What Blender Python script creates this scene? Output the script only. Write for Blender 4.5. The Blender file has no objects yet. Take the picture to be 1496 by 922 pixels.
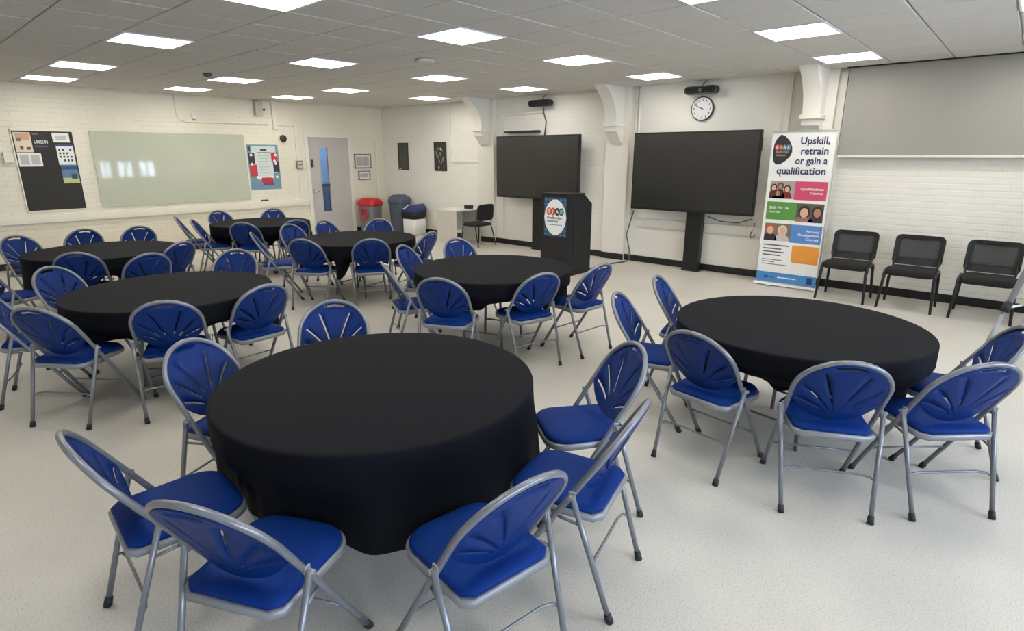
import bpy, bmesh, math, random
from math import sin, cos, pi, hypot, radians, atan2
from mathutils import Vector, Matrix
random.seed(7)
COL = bpy.context.scene.collection
SC = bpy.context.scene

# ------------------------------------------------------------------ camera, world, light, exposure
HC, ZC, YW, XW = 1.758, 2.818, 8.676, -11.865      # eye height, ceiling, screen wall, whiteboard wall
XR, YF = 3.2, -2.6                                  # window wall, wall behind the camera
cam = bpy.data.cameras.new('camera'); cam_ob = bpy.data.objects.new('camera', cam); COL.objects.link(cam_ob)
cam.sensor_width = 36.0; cam.lens = 834.0 / 1496 * 36.0; cam.clip_start = 0.05
cam_ob.location = (0, 0, HC)
cam_ob.rotation_euler = (radians(90 - 15.70), 0, radians(41.635))
SC.camera = cam_ob
SC.view_settings.view_transform = 'Standard'; SC.view_settings.look = 'None'
SC.view_settings.gamma = 1.0; SC.view_settings.exposure = 0.72
SC.view_settings.use_curve_mapping = False
PANEL = 8.8          # radiance of the ceiling panels
world = bpy.data.worlds.new('world'); SC.world = world; world.use_nodes = True
bg = world.node_tree.nodes['Background']
bg.inputs[0].default_value = (0.64, 0.78, 1.0, 1); bg.inputs[1].default_value = 11.0
WINS = [(-1.9, -0.3, .93, 2.41), (0.2, 1.8, .93, 2.41), (2.3, 3.9, .93, 2.41), (4.4, 6.0, .93, 2.41), (6.40, 6.80, .88, 1.55), (6.98, 7.54, .88, 1.55), (7.72, 8.34, .88, 1.55)]   # spans and heights along the window wall
for y0, y1, z0, z1 in WINS:
    l = bpy.data.lights.new('window_portal', 'AREA'); l.shape = 'RECTANGLE'; l.size = y1 - y0; l.size_y = z1 - z0
    l.cycles.is_portal = True
    lo = bpy.data.objects.new('window_portal', l); COL.objects.link(lo)
    lo.location = (XR + 0.11, (y0 + y1) / 2, (z0 + z1) / 2); lo.rotation_euler = (radians(90), 0, radians(90))

# ------------------------------------------------------------------ materials
def mat(name, col, rough=0.6, metal=0.0, noise=0.0, scale=8.0, bump=0.0, bscale=60.0, spec=0.5, emit=0.0, coat=0.0, stretch=None):
    m = bpy.data.materials.new(name); m.use_nodes = True
    nt = m.node_tree; p = nt.nodes['Principled BSDF']
    p.inputs['Base Color'].default_value = (*col, 1); p.inputs['Roughness'].default_value = rough
    p.inputs['Metallic'].default_value = metal; p.inputs['Specular IOR Level'].default_value = spec
    if coat: p.inputs['Coat Weight'].default_value = coat; p.inputs['Coat Roughness'].default_value = 0.08
    if emit:
        p.inputs['Emission Color'].default_value = (*col, 1); p.inputs['Emission Strength'].default_value = emit
    tc = nt.nodes.new('ShaderNodeTexCoord'); src = tc.outputs['Object']
    if stretch:
        mp = nt.nodes.new('ShaderNodeMapping'); mp.inputs['Scale'].default_value = stretch
        nt.links.new(src, mp.inputs[0]); src = mp.outputs[0]
    if noise:
        n = nt.nodes.new('ShaderNodeTexNoise'); n.inputs['Scale'].default_value = scale; n.inputs['Detail'].default_value = 5
        nt.links.new(src, n.inputs['Vector'])
        r = nt.nodes.new('ShaderNodeValToRGB')
        r.color_ramp.elements[0].position = 0.3; r.color_ramp.elements[1].position = 0.7
        r.color_ramp.elements[0].color = (*[max(0, c * (1 - noise)) for c in col], 1)
        r.color_ramp.elements[1].color = (*[min(1, c * (1 + noise)) for c in col], 1)
        nt.links.new(n.outputs['Fac'], r.inputs[0]); nt.links.new(r.outputs[0], p.inputs['Base Color'])
    if bump:
        n = nt.nodes.new('ShaderNodeTexNoise'); n.inputs['Scale'].default_value = bscale; n.inputs['Detail'].default_value = 4
        nt.links.new(src, n.inputs['Vector'])
        b = nt.nodes.new('ShaderNodeBump'); b.inputs['Strength'].default_value = bump; b.inputs['Distance'].default_value = 0.01
        nt.links.new(n.outputs['Fac'], b.inputs['Height']); nt.links.new(b.outputs[0], p.inputs['Normal'])
    return m
def srgb(r, g, b):
    return tuple(((c / 255) / 12.92 if c <= 10 else (((c / 255) + 0.055) / 1.055) ** 2.4) for c in (r, g, b))

M = {}
M['paint'] = mat('warm_lit_wall_paint', (0.80, 0.745, 0.595), 0.55, noise=0.025, scale=1.3, bump=0.12, bscale=45)  # same wall paint, warm light far from the windows put into its colour
M['paint_w'] = mat('daylit_wall_paint', (0.84, 0.81, 0.735), 0.5, noise=0.02, scale=1.3, bump=0.10, bscale=45)  # same wall paint, window daylight put into its whiter colour
M['stone'] = mat('painted_stone', (0.80, 0.765, 0.69), 0.5, noise=0.02, scale=2, bump=0.08, bscale=30)
M['trunk'] = mat('white_trunking', (0.79, 0.74, 0.605), 0.45, noise=0.02, scale=3)
M['trunkw'] = mat('white_wall_trunking', (0.80, 0.77, 0.695), 0.45, noise=0.02, scale=3)
M['dadog'] = mat('grey_white_dado', (0.66, 0.635, 0.57), 0.45, noise=0.02, scale=3)
M['tile'] = mat('mineral_fibre_tile', (0.64, 0.615, 0.57), 0.9, noise=0.05, scale=40, bump=0.3, bscale=220)
M['grid'] = mat('shaded_ceiling_grid', (0.30, 0.285, 0.26), 0.5, noise=0.03, scale=10)  # white grid coloured dark: the shadow in the tile gaps is painted in
M['lamp_frame'] = mat('lamp_frame', (0.85, 0.85, 0.85), 0.4, noise=0.01)
M['lamp'] = mat('lamp_diffuser', (1.0, 0.965, 0.90), 0.4, emit=PANEL)
M['steel'] = mat('grey_painted_steel', (0.20, 0.208, 0.225), 0.30, metal=0.35, noise=0.06, scale=25)
M['rim'] = mat('seat_rim_steel', (0.25, 0.258, 0.275), 0.38, metal=0.25, noise=0.05, scale=25)
M['vinyl'] = mat('blue_seat_vinyl', (0.003, 0.027, 0.165), 0.6, noise=0.06, scale=30, bump=0.08, bscale=220, spec=0.10)
M['plastic'] = mat('blue_back_plastic', (0.003, 0.023, 0.130), 0.42, noise=0.05, scale=14, spec=0.16)
M['rubber'] = mat('black_rubber', (0.012, 0.012, 0.013), 0.6, noise=0.1)
M['cloth'] = mat('black_table_cloth', (0.0030, 0.0036, 0.0062), 0.78, noise=0.12, scale=90, bump=0.10, bscale=500, spec=0.14)
M['board'] = mat('table_board', (0.30, 0.25, 0.2), 0.6, noise=0.1)
M['blackp'] = mat('black_plastic', (0.0075, 0.0075, 0.008), 0.42, noise=0.08, scale=20)
M['blackf'] = mat('black_fabric', (0.008, 0.008, 0.0085), 0.85, noise=0.15, scale=120, bump=0.15, bscale=300)
M['mesh'] = mat('grey_mesh_fabric', (0.068, 0.068, 0.067), 0.8, noise=0.2, scale=300, bump=0.2, bscale=400)
M['screen'] = mat('screen_glass', (0.018, 0.0178, 0.0145), 0.3, noise=0.05, scale=2, spec=0.8)
M['lect'] = mat('lectern_black', (0.0075, 0.0075, 0.008), 0.6, noise=0.12, scale=6)
M['skirt'] = mat('black_skirting', (0.007, 0.007, 0.007), 0.5, noise=0.1)
M['glass'] = mat('glass_board', (0.52, 0.535, 0.415), 0.04, noise=0.02, scale=1.5, spec=0.5)
M['pin'] = mat('charcoal_felt', (0.038, 0.037, 0.032), 0.95, noise=0.08, scale=150, bump=0.15, bscale=300)
M['alu'] = mat('aluminium', (0.6, 0.6, 0.6), 0.35, metal=0.8, noise=0.04)
M['white'] = mat('white_print', (0.82, 0.82, 0.80), 0.5, noise=0.01)
M['paper'] = mat('paper', (0.80, 0.79, 0.76), 0.7, noise=0.02)
M['door'] = mat('grey_door', srgb(190, 184, 176), 0.45, noise=0.03, scale=3)
M['doorframe'] = mat('cream_gloss', (0.80, 0.755, 0.66), 0.35, noise=0.02)
M['roller'] = mat('roller_screen_cloth', (0.345, 0.333, 0.30), 0.8, noise=0.02, scale=2)
M['desk'] = mat('white_desk', (0.76, 0.745, 0.70), 0.4, noise=0.02)
M['bingrey'] = mat('bin_grey', (0.17, 0.17, 0.175), 0.5, noise=0.06)
M['bindark'] = mat('bin_slate', srgb(78, 88, 104), 0.45, noise=0.06)
M['binred'] = mat('bin_red', srgb(196, 36, 40), 0.4, noise=0.05)
M['binblue'] = mat('bin_blue', srgb(44, 58, 118), 0.4, noise=0.05)
M['corr'] = mat('corridor_blue', srgb(120, 165, 215), 0.5, noise=0.03)  # blue light beyond the door pane put into the wall colour
M['corrd'] = mat('corridor_navy', srgb(60, 92, 140), 0.5, noise=0.03)
M['bell'] = mat('bell_brown', srgb(70, 44, 30), 0.35, noise=0.1)
M['cable'] = mat('cable_grey', (0.10, 0.10, 0.10), 0.5, noise=0.05)
M['chrome'] = mat('chrome', (0.7, 0.7, 0.7), 0.2, metal=1.0, noise=0.02)
_cm = {}
def C8(r, g, b, rough=0.55):
    k = (r, g, b)
    if k not in _cm: _cm[k] = mat('print_%02x%02x%02x' % k, srgb(r, g, b), rough, noise=0.015, scale=5)
    return _cm[k]
# speckled vinyl floor
def floor_mat():
    m = bpy.data.materials.new('speckled_vinyl'); m.use_nodes = True; nt = m.node_tree; p = nt.nodes['Principled BSDF']
    tc = nt.nodes.new('ShaderNodeTexCoord')
    n = nt.nodes.new('ShaderNodeTexNoise'); n.inputs['Scale'].default_value = 150; n.inputs['Detail'].default_value = 3
    n2 = nt.nodes.new('ShaderNodeTexNoise'); n2.inputs['Scale'].default_value = 1.1; n2.inputs['Detail'].default_value = 3
    r = nt.nodes.new('ShaderNodeValToRGB'); e = r.color_ramp.elements
    e[0].position = 0.30; e[0].color = (0.42, 0.395, 0.35, 1); e[1].position = 0.46; e[1].color = (0.60, 0.565, 0.495, 1)
    k = e.new(0.72); k.color = (0.66, 0.62, 0.55, 1)
    mx = nt.nodes.new('ShaderNodeMixRGB'); mx.blend_type = 'MULTIPLY'; mx.inputs[0].default_value = 0.35
    r2 = nt.nodes.new('ShaderNodeValToRGB'); r2.color_ramp.elements[0].color = (0.72, 0.72, 0.72, 1); r2.color_ramp.elements[1].color = (1, 1, 1, 1)
    r2.color_ramp.elements[0].position = 0.3; r2.color_ramp.elements[1].position = 0.62
    nt.links.new(tc.outputs['Object'], n.inputs['Vector']); nt.links.new(tc.outputs['Object'], n2.inputs['Vector'])
    nt.links.new(n.outputs['Fac'], r.inputs[0]); nt.links.new(n2.outputs['Fac'], r2.inputs[0])
    nt.links.new(r.outputs[0], mx.inputs[1]); nt.links.new(r2.outputs[0], mx.inputs[2])
    nt.links.new(mx.outputs[0], p.inputs['Base Color'])
    p.inputs['Roughness'].default_value = 0.42; p.inputs['Specular IOR Level'].default_value = 0.4
    return m
M['floor'] = floor_mat()
def pane_mat():
    m = bpy.data.materials.new('clear_pane'); m.use_nodes = True; nt = m.node_tree
    for n in list(nt.nodes): nt.nodes.remove(n)
    o = nt.nodes.new('ShaderNodeOutputMaterial'); t = nt.nodes.new('ShaderNodeBsdfTransparent'); g = nt.nodes.new('ShaderNodeBsdfGlossy')
    g.inputs['Roughness'].default_value = 0.03; f = nt.nodes.new('ShaderNodeFresnel'); f.inputs[0].default_value = 1.45
    x = nt.nodes.new('ShaderNodeMixShader'); nt.links.new(f.outputs[0], x.inputs[0]); nt.links.new(t.outputs[0], x.inputs[1])
    nt.links.new(g.outputs[0], x.inputs[2]); nt.links.new(x.outputs[0], o.inputs[0]); return m
M['pane'] = pane_mat()

# ------------------------------------------------------------------ mesh helpers
class MB:
    def __init__(s): s.v = []; s.f = []; s.sm = []
    def add(s, vs, fs, smooth=False):
        o = len(s.v); s.v += [tuple(v) for v in vs]
        for f in fs: s.f.append(tuple(i + o for i in f)); s.sm.append(smooth)
        return s
    def box(s, x0, x1, y0, y1, z0, z1, c=0.0):
        if c <= 0:
            vs = [(x, y, z) for z in (z0, z1) for y in (y0, y1) for x in (x0, x1)]
            return s.add(vs, [(0, 2, 3, 1), (4, 5, 7, 6), (0, 1, 5, 4), (2, 6, 7, 3), (0, 4, 6, 2), (1, 3, 7, 5)])
        bm = bmesh.new(); bmesh.ops.create_cube(bm, size=1)
        for v in bm.verts: v.co = Vector(((x0 + x1) / 2 + v.co.x * (x1 - x0), (y0 + y1) / 2 + v.co.y * (y1 - y0), (z0 + z1) / 2 + v.co.z * (z1 - z0)))
        bmesh.ops.bevel(bm, geom=bm.edges[:], offset=c, segments=2, affect='EDGES', profile=0.5)
        return s.bm(bm)
    def bm(s, bm, smooth=False):
        bm.verts.ensure_lookup_table(); bm.verts.index_update()
        s.add([v.co[:] for v in bm.verts], [[v.index for v in f.verts] for f in bm.faces], smooth); bm.free(); return s
    def tube(s, pts, r, n=10, closed=False, caps=True):
        pts = [Vector(p) for p in pts]; N = len(pts); rr = r if isinstance(r, (list, tuple)) else [r] * N
        vs = []; up = None
        for i, p in enumerate(pts):
            if closed: t = (pts[(i + 1) % N] - pts[i - 1])
            else: t = pts[min(i + 1, N - 1)] - pts[max(i - 1, 0)]
            t.normalize()
            if up is None:
                up = Vector((0, 0, 1)) if abs(t.z) < 0.9 else Vector((1, 0, 0))
            a = up - t * up.dot(t)
            if a.length < 1e-4: a = t.orthogonal()
            a.normalize(); b = t.cross(a); up = a
            for k in range(n):
                q = 2 * pi * k / n; vs.append(p + (a * cos(q) + b * sin(q)) * rr[i])
        fs = []
        for i in range(N if closed else N - 1):
            for k in range(n):
                j = (i + 1) % N; fs.append((i * n + k, i * n + (k + 1) % n, j * n + (k + 1) % n, j * n + k))
        s.add(vs, fs, True)
        if caps and not closed:
            o = len(s.v) - len(vs)
            s.f.append(tuple(o + k for k in reversed(range(n)))); s.sm.append(False)
            s.f.append(tuple(o + (N - 1) * n + k for k in range(n))); s.sm.append(False)
        return s
    def prism(s, poly, axis, a0, a1, smooth=False):
        # poly: 2D points; axis 'x': (y,z), 'y': (x,z), 'z': (x,y)
        def P(p, a): return {'x': (a, p[0], p[1]), 'y': (p[0], a, p[1]), 'z': (p[0], p[1], a)}[axis]
        n = len(poly); vs = [P(p, a0) for p in poly] + [P(p, a1) for p in poly]
        s.add(vs, [tuple(reversed(range(n))), tuple(range(n, 2 * n))])
        o = len(s.v) - 2 * n
        for k in range(n): s.f.append((o + k, o + (k + 1) % n, o + n + (k + 1) % n, o + n + k)); s.sm.append(smooth)
        return s
    def loft(s, rings, cap0=True, cap1=True, smooth=True):
        n = len(rings[0]); o = len(s.v)
        for r in rings: s.v += [tuple(p) for p in r]
        for i in range(len(rings) - 1):
            for k in range(n):
                s.f.append((o + i * n + k, o + i * n + (k + 1) % n, o + (i + 1) * n + (k + 1) % n, o + (i + 1) * n + k)); s.sm.append(smooth)
        if cap0: s.f.append(tuple(o + k for k in reversed(range(n)))); s.sm.append(False)
        if cap1: s.f.append(tuple(o + (len(rings) - 1) * n + k for k in range(n))); s.sm.append(False)
        return s
    def build(s, name, m, parent=None, kind=None, recalc=True):
        me = bpy.data.meshes.new(name); me.from_pydata(s.v, [], s.f); me.polygons.foreach_set('use_smooth', s.sm)
        if recalc:
            bm = bmesh.new(); bm.from_mesh(me); bmesh.ops.recalc_face_normals(bm, faces=bm.faces[:]); bm.to_mesh(me); bm.free()
        me.materials.append(m); me.update()
        o = bpy.data.objects.new(name, me); COL.objects.link(o)
        if parent is not None: o.parent = parent
        if kind: o['kind'] = kind
        return o
def rrect(w, h, r, n=5, cx=0, cy=0):
    out = []
    for sx, sy, a0 in ((1, 1, 0), (-1, 1, pi / 2), (-1, -1, pi), (1, -1, 1.5 * pi)):
        for k in range(n + 1):
            a = a0 + k / n * pi / 2
            out.append((cx + sx * (w / 2 - r) + r * cos(a), cy + sy * (h / 2 - r) + r * sin(a)))
    return out
def tag(o, label, cat, group=None):
    o['label'] = label; o['category'] = cat
    if group: o['group'] = group
    return o
def thing(name, label, cat, loc=(0, 0, 0), rz=0.0, group=None):
    o = bpy.data.objects.new(name, None); COL.objects.link(o); o.empty_display_size = 0.1
    o.location = loc; o.rotation_euler = (0, 0, rz); return tag(o, label, cat, group)
def struct(o): o['kind'] = 'structure'; return o
def copy_tree(o, parent=None):
    c = o.copy(); COL.objects.link(c)
    if parent is not None: c.parent = parent
    for ch in list(o.children): copy_tree(ch, c)
    return c
def text(body, size, origin, right, up, m, parent, name='lettering', align='LEFT', bold=0.0, width=None, depth=0.0015):
    cu = bpy.data.curves.new(name, 'FONT'); cu.body = body; cu.size = size; cu.align_x = align; cu.offset = bold; cu.extrude = depth / 2; cu.resolution_u = 3
    tmp = bpy.data.objects.new('tmp', cu); COL.objects.link(tmp); bpy.context.view_layer.update()
    dg = bpy.context.evaluated_depsgraph_get()
    me = bpy.data.meshes.new_from_object(tmp.evaluated_get(dg)); me.name = name
    COL.objects.unlink(tmp); bpy.data.objects.remove(tmp); bpy.data.curves.remove(cu)
    R = Vector(right).normalized(); U = Vector(up).normalized(); N = R.cross(U)
    xs = [v.co.x for v in me.vertices]; sx = 1.0
    if width and xs and max(xs) > min(xs): sx = width / (max(xs) - min(xs))
    O = Vector(origin)
    for v in me.vertices: v.co = O + R * (v.co.x * sx) + U * v.co.y + N * (v.co.z + depth / 2)
    me.materials.clear(); me.materials.append(m)
    o = bpy.data.objects.new(name, me); COL.objects.link(o); o.parent = parent; return o

# ------------------------------------------------------------------ room shell
struct(MB().box(XW - 2.2, XR + 0.3, YF - 0.3, YW + 0.3, -0.12, 0.0).build('floor', M['floor']))
ceil = struct(MB().box(XW - 0.2, XR + 0.2, YF - 0.2, YW + 0.2, ZC + 0.010, ZC + 0.15).build('ceiling', M['grid']))
DY0, DY1, DZ = 6.66, 7.72, 2.17        # doorway in the whiteboard wall
wl = MB(); wl.box(XW - 0.15, XW - 0.004, YF - 0.2, DY0, 0, ZC + 0.01); wl.box(XW - 0.15, XW - 0.004, DY1, YW + 0.2, 0, ZC + 0.01)
wl.box(XW - 0.15, XW - 0.004, DY0, DY1, DZ, ZC + 0.01)
wall_left = struct(wl.build('wall_left', M['paint']))
wall_back = struct(MB().box(XW, XR, YW + 0.003, YW + 0.2, 0, ZC + 0.01).build('wall_back', M['paint_w']))
struct(MB().box(XW - 0.15, XR + 0.2, YF - 0.2, YF, 0, ZC + 0.01).build('wall_front', M['paint_w']))
wr = MB(); ys = [YF] + [y for w in WINS for y in w[:2]] + [YW + 0.004]
for i in range(0, len(ys), 2): wr.box(XR, XR + 0.2, ys[i], ys[i + 1], 0, ZC + 0.01)
for y0, y1, z0, z1 in WINS: wr.box(XR, XR + 0.2, y0, y1, 0, z0); wr.box(XR, XR + 0.2, y0, y1, z1, ZC + 0.01)
struct(wr.build('wall_right', M['paint_w']))
for i, (y0, y1, z0, z1) in enumerate(WINS):
    w = MB(); ym = (y0 + y1) / 2
    for a, b in ((y0, y0 + .05), (y1 - .05, y1), (ym - .025, ym + .025)): w.box(XR + .05, XR + .11, a, b, z0, z1)
    for a, b in ((z0, z0 + .05), (z1 - .05, z1)): w.box(XR + .05, XR + .11, y0, y1, a, b)
    wo = struct(w.build('window_%d' % (i + 1), M['white']))
    MB().box(XR + .075, XR + .081, y0, y1, z0, z1).build('pane', M['pane'], wo)
# painted brick courses (fine relief; too small to pick apart one by one)
def bricks(axis, a0, a1, holes, plane, sgn, parent, m):
    b = MB(); L, H, g = 0.215, 0.065, 0.010; row = 0; z = 0.008; c = 0.004; d = 0.0017
    while z < ZC - 0.01:
        a = a0 - (0.1125 if row % 2 else 0); z1 = min(z + H, ZC)
        while a < a1:
            p, q = max(a, a0), min(a + L, a1)
            if q - p > 0.02 and not any(q > h[0] and p < h[1] and z1 > h[2] and z < h[3] for h in holes):
                P = lambda u, w, k: (plane + sgn * k, u, w) if axis == 'y' else (u, plane + sgn * k, w)
                vs = [P(p, z, -d), P(q, z, -d), P(q, z1, -d), P(p, z1, -d)]
                vs += [P(p + c, z + c, 0), P(q - c, z + c, 0), P(q - c, z1 - c, 0), P(p + c, z1 - c, 0)]
                b.add(vs, [(4, 5, 6, 7), (0, 1, 5, 4), (1, 2, 6, 5), (2, 3, 7, 6), (3, 0, 4, 7)])
            a += L + g
        z += H + g; row += 1
    o = b.build('brickwork', m, parent, 'stuff', recalc=False); bm = bmesh.new(); bm.from_mesh(o.data)
    want = Vector((sgn, 0, 0)) if axis == 'y' else Vector((0, sgn, 0))
    fl = [f for f in bm.faces if f.normal.dot(want) < -0.05]
    bmesh.ops.reverse_faces(bm, faces=fl); bm.to_mesh(o.data); bm.free()
bricks('y', YF, YW, [(DY0 - .02, DY1 + .02, 0, DZ + .02)], XW, 1, wall_left, M['paint'])
bricks('x', XW, XR, [(-5.08, -2.52, .0, ZC)], YW, -1, wall_back, M['paint_w'])

# suspended ceiling tiles
TX, TY = 0.5995, 0.6174; X0, Y0 = -6.605, 2.169
lights = set()
for k, js in ((-7, (0, 1, 2)), (-4, (0, 1, 2, 3)), (0, (-1, 0, 1, 2, 3)), (4, (-1, 0, 1, 2, 3)), (8, (-1, 0, 1, 2, 3)), (11, (0, 1, 2, 3))):  # panels out of view, as behind the viewer, are added for their light
    for j in js: lights.add((k, j * 3))
fw = Vector((-sin(radians(41.635)) * cos(radians(15.7)), cos(radians(41.635)) * cos(radians(15.7)), -sin(radians(15.7))))
rt = Vector((cos(radians(41.635)), sin(radians(41.635)), 0)); upv = rt.cross(fw)
cells = []
for i in range(-9, 17):
    for j in range(-8, 12):
        cx, cy = X0 + i * TX, Y0 + j * TY
        x0, x1 = max(cx - TX / 2, XW), min(cx + TX / 2, XR); y0, y1 = max(cy - TY / 2, YF), min(cy + TY / 2, YW)
        if x1 - x0 < 0.04 or y1 - y0 < 0.04 or (i, j) in lights: continue
        q = Vector(((x0 + x1) / 2, (y0 + y1) / 2, ZC - HC)); dep = q.dot(fw)
        vis = dep > 0.3 and abs(q.dot(rt) / dep) < 0.95 and q.dot(upv) / dep < 0.62
        cells.append((not vis, q.length, x0, x1, y0, y1))
cells.sort(); _tm = {}
def tile_geo(b, w, h, ox=0, oy=0, oz=0):
    g, c = 0.006, 0.006
    a0, a1, e0, e1 = -w / 2 + g, w / 2 - g, -h / 2 + g, h / 2 - g
    vs = [(a0, e0, .009), (a1, e0, .009), (a1, e1, .009), (a0, e1, .009), (a0, e0, c), (a1, e0, c), (a1, e1, c), (a0, e1, c),
          (a0 + c, e0 + c, 0), (a1 - c, e0 + c, 0), (a1 - c, e1 - c, 0), (a0 + c, e1 - c, 0)]
    vs = [(x + ox, y + oy, z + oz) for x, y, z in vs]
    b.add(vs, [(11, 10, 9, 8), (4, 5, 1, 0), (5, 6, 2, 1), (6, 7, 3, 2), (7, 4, 0, 3), (8, 9, 5, 4), (9, 10, 6, 5), (10, 11, 7, 6), (11, 8, 4, 7), (0, 1, 2, 3)])
rest = MB()
for n, (hid, dist, x0, x1, y0, y1) in enumerate(cells):
    w, h = round(x1 - x0, 3), round(y1 - y0, 3)
    if n < 300 and not hid:
        if (w, h) not in _tm:
            b = MB(); tile_geo(b, w, h); o = b.build('ceiling_tile', M['tile'], ceil); _tm[(w, h)] = o.data
        else:
            o = bpy.data.objects.new('ceiling_tile', _tm[(w, h)]); COL.objects.link(o); o.parent = ceil
        o.location = ((x0 + x1) / 2, (y0 + y1) / 2, ZC + random.choice((0, 0, 0, 0.001, -0.001)))
    else: tile_geo(rest, w, h, (x0 + x1) / 2, (y0 + y1) / 2, ZC)
rest.build('remaining_tiles', M['tile'], ceil, 'stuff')
# recessed LED panels
proto = None
names = {-7: 'column over the whiteboard wall', -4: 'second column from the whiteboard wall', 0: 'third column from the whiteboard wall', 4: 'fourth column from the whiteboard wall', 8: 'fifth column, toward the window side', 11: 'last column, along the window side'}
rows = {-1: 'added row behind the viewer', 0: 'row nearest the viewer', 1: 'second row from the viewer', 2: 'third row from the viewer', 3: 'row next to the screens'}
for k, j in sorted(lights):
    if proto is None:
        proto = o = thing('ceiling_light', '', 'light'); f = MB(); a, b_ = TX / 2 - .005, TY / 2 - .005; i_ = 0.279
        for x0, x1, y0, y1 in ((-a, a, -b_, -i_), (-a, a, i_, b_), (-a, -i_, -i_, i_), (i_, a, -i_, i_)): f.box(x0, x1, y0, y1, -.008, .009)
        f.build('frame', M['lamp_frame'], o); MB().box(-i_, i_, -i_, i_, -.004, .006).build('diffuser', M['lamp'], o)
    else: o = copy_tree(proto)
    o.location = (X0 + k * TX, Y0 + j * TY, ZC)
    tag(o, 'square white LED ceiling panel, %s, %s' % (names[k], rows[j // 3]), 'light', 'LED panels in the ceiling grid')

# skirtings and dado trunking
for nm, args in (('baseboard_back', (XW, XR, YW - .018, YW, 0, .105)), ('baseboard_left', (XW, XW + .018, YF, DY0 - .06, 0, .105))):
    struct(MB().box(*args, c=.004).build(nm, M['skirt']))
struct(MB().box(XW, XW + .018, DY1 + .06, YW - .018, 0, .105, c=.004).build('baseboard_left_end', M['skirt']))
def dado(name, args, ax):
    tm = M['trunk'] if ax == 'y' else M['dadog']; b = MB(); x0, x1, y0, y1, z0, z1 = args; b.box(*args, c=.006)
    o = struct(b.build(name, tm))
    l = MB()
    if ax == 'y': l.box(x1 - .001, x1 + .006, y0 + .01, y1 - .01, z0 + .035, z1 - .03, c=.002)
    else: l.box(x0 + .01, x1 - .01, y0 - .006, y0 + .001, z0 + .035, z1 - .03, c=.002)
    l.build('cover_strip', tm, o)
dado('trim_1', (XW + .0, XW + .055, YF, DY0 - .07, .70, .84), 'y')
dado('trim_2', (-4.82, -2.72, YW - .055, YW, .60, .745), 'x')

# stone piers with corbel and arched bracket on the screen wall
for n, xc in enumerate((-8.37, -5.31, -2.30)):
    pier = struct(MB().box(xc - .22, xc + .22, YW - .065, YW, 0, ZC, c=.004).build('wall_pier_%d' % (n + 1), M['stone']))
    pf = YW - .065; br = [(pf, ZC), (pf, 2.265)]
    for q in range(13):
        t = q / 12; br.append((pf - .215 - .37 * (t ** 2.2), 2.265 + (ZC - 2.265) * t))
    MB().prism(br, 'x', xc - .105, xc + .105).build('bracket', M['stone'], pier)
    MB().box(xc - .135, xc + .135, pf - .25, pf, 2.205, 2.265, c=.012).build('ledge', M['stone'], pier)
    cb = [(pf, 2.205), (pf - .215, 2.205), (pf - .205, 2.13), (pf - .17, 2.10), (pf - .07, 1.97), (pf, 1.93)]
    MB().prism(cb, 'x', xc - .11, xc + .11).build('corbel', M['stone'], pier)
    struct(MB().box(xc - .23, xc + .23, pf - .016, pf, 0, .105, c=.004).build('baseboard_pier_%d' % (n + 1), M['skirt']))

# door and corridor behind it
door = struct(MB().box(XW - .06, XW - .015, 6.70, 7.68, 0.006, 2.13).build('door_1', M['door']))
d = door.data; bpy.data.objects.remove(door)
vy0, vy1, vz0, vz1 = 6.955, 7.165, 0.52, 1.92
dm = MB(); dx0, dx1 = XW - .06, XW - .012
for a in ((6.70, vy0, .006, 2.13), (vy1, 7.68, .006, 2.13), (vy0, vy1, .006, vz0), (vy0, vy1, vz1, 2.13)): dm.box(dx0, dx1, *a)
door = struct(dm.build('door_1', M['door']))
fr = MB(); fr.box(XW - .15, XW + .02, 6.61, 6.695, 0, 2.137); fr.box(XW - .15, XW + .02, 7.685, 7.77, 0, 2.137); fr.box(XW - .15, XW + .02, 6.61, 7.77, 2.137, 2.22)
fr.build('door_frame', M['doorframe'], door)
MB().box(XW - .038, XW - .034, vy0, vy1, vz0, vz1).build('vision_pane', M['pane'], door)
bd = MB()
for a in ((vy0 - .012, vy0 + .006, vz0, vz1), (vy1 - .006, vy1 + .012, vz0, vz1), (vy0, vy1, vz0 - .012, vz0 + .006), (vy0, vy1, vz1 - .006, vz1 + .012)): bd.box(dx1 - .002, dx1 + .006, *a)
bd.build('glazing_bead', M['door'], door)
MB().box(dx1 - .002, dx1 + .006, vy0, vy1, 1.08, 1.13).build('glazing_bar', C8(60, 62, 70), door)
h = MB(); h.tube([(dx1, 6.745, .98), (dx1 + .05, 6.745, .98), (dx1 + .05, 6.86, .98)], .010, 8); h.box(dx1 - .001, dx1 + .008, 6.725, 6.765, .92, 1.04, c=.002)
h.build('door_handle', M['chrome'], door)
MB().box(dx1 - .001, dx1 + .02, 6.735, 6.79, 1.50, 1.66, c=.004).build('lock_box', C8(70, 66, 60), door)
for z in (.35, 1.1, 1.85): MB().tube([(XW - .008, 7.683, z - .05), (XW - .008, 7.683, z + .05)], .008, 8).build('hinge', M['alu'], door)
cw = MB(); cx = XW - 1.75
cw.box(cx - .1, cx, 5.6, 8.9, 1.0, 2.6); cw.box(cx, XW - .15, 5.5, 5.6, 0, 2.6); cw.box(cx, XW - .15, 8.9, 9.0, 0, 2.6)
cor = struct(cw.build('wall_corridor', M['corr'])); MB().box(cx - .1, cx + .005, 5.6, 8.9, 0, 1.0).build('dado_panel', M['corrd'], cor)
struct(MB().box(cx - .1, XW - .15, 5.5, 9.0, 2.6, 2.7).build('ceiling_corridor', M['white']))
MB().box(cx + .0, cx + .05, 7.75, 7.83, 0, 2.6).build('door_post', M['white'], cor)
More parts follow.
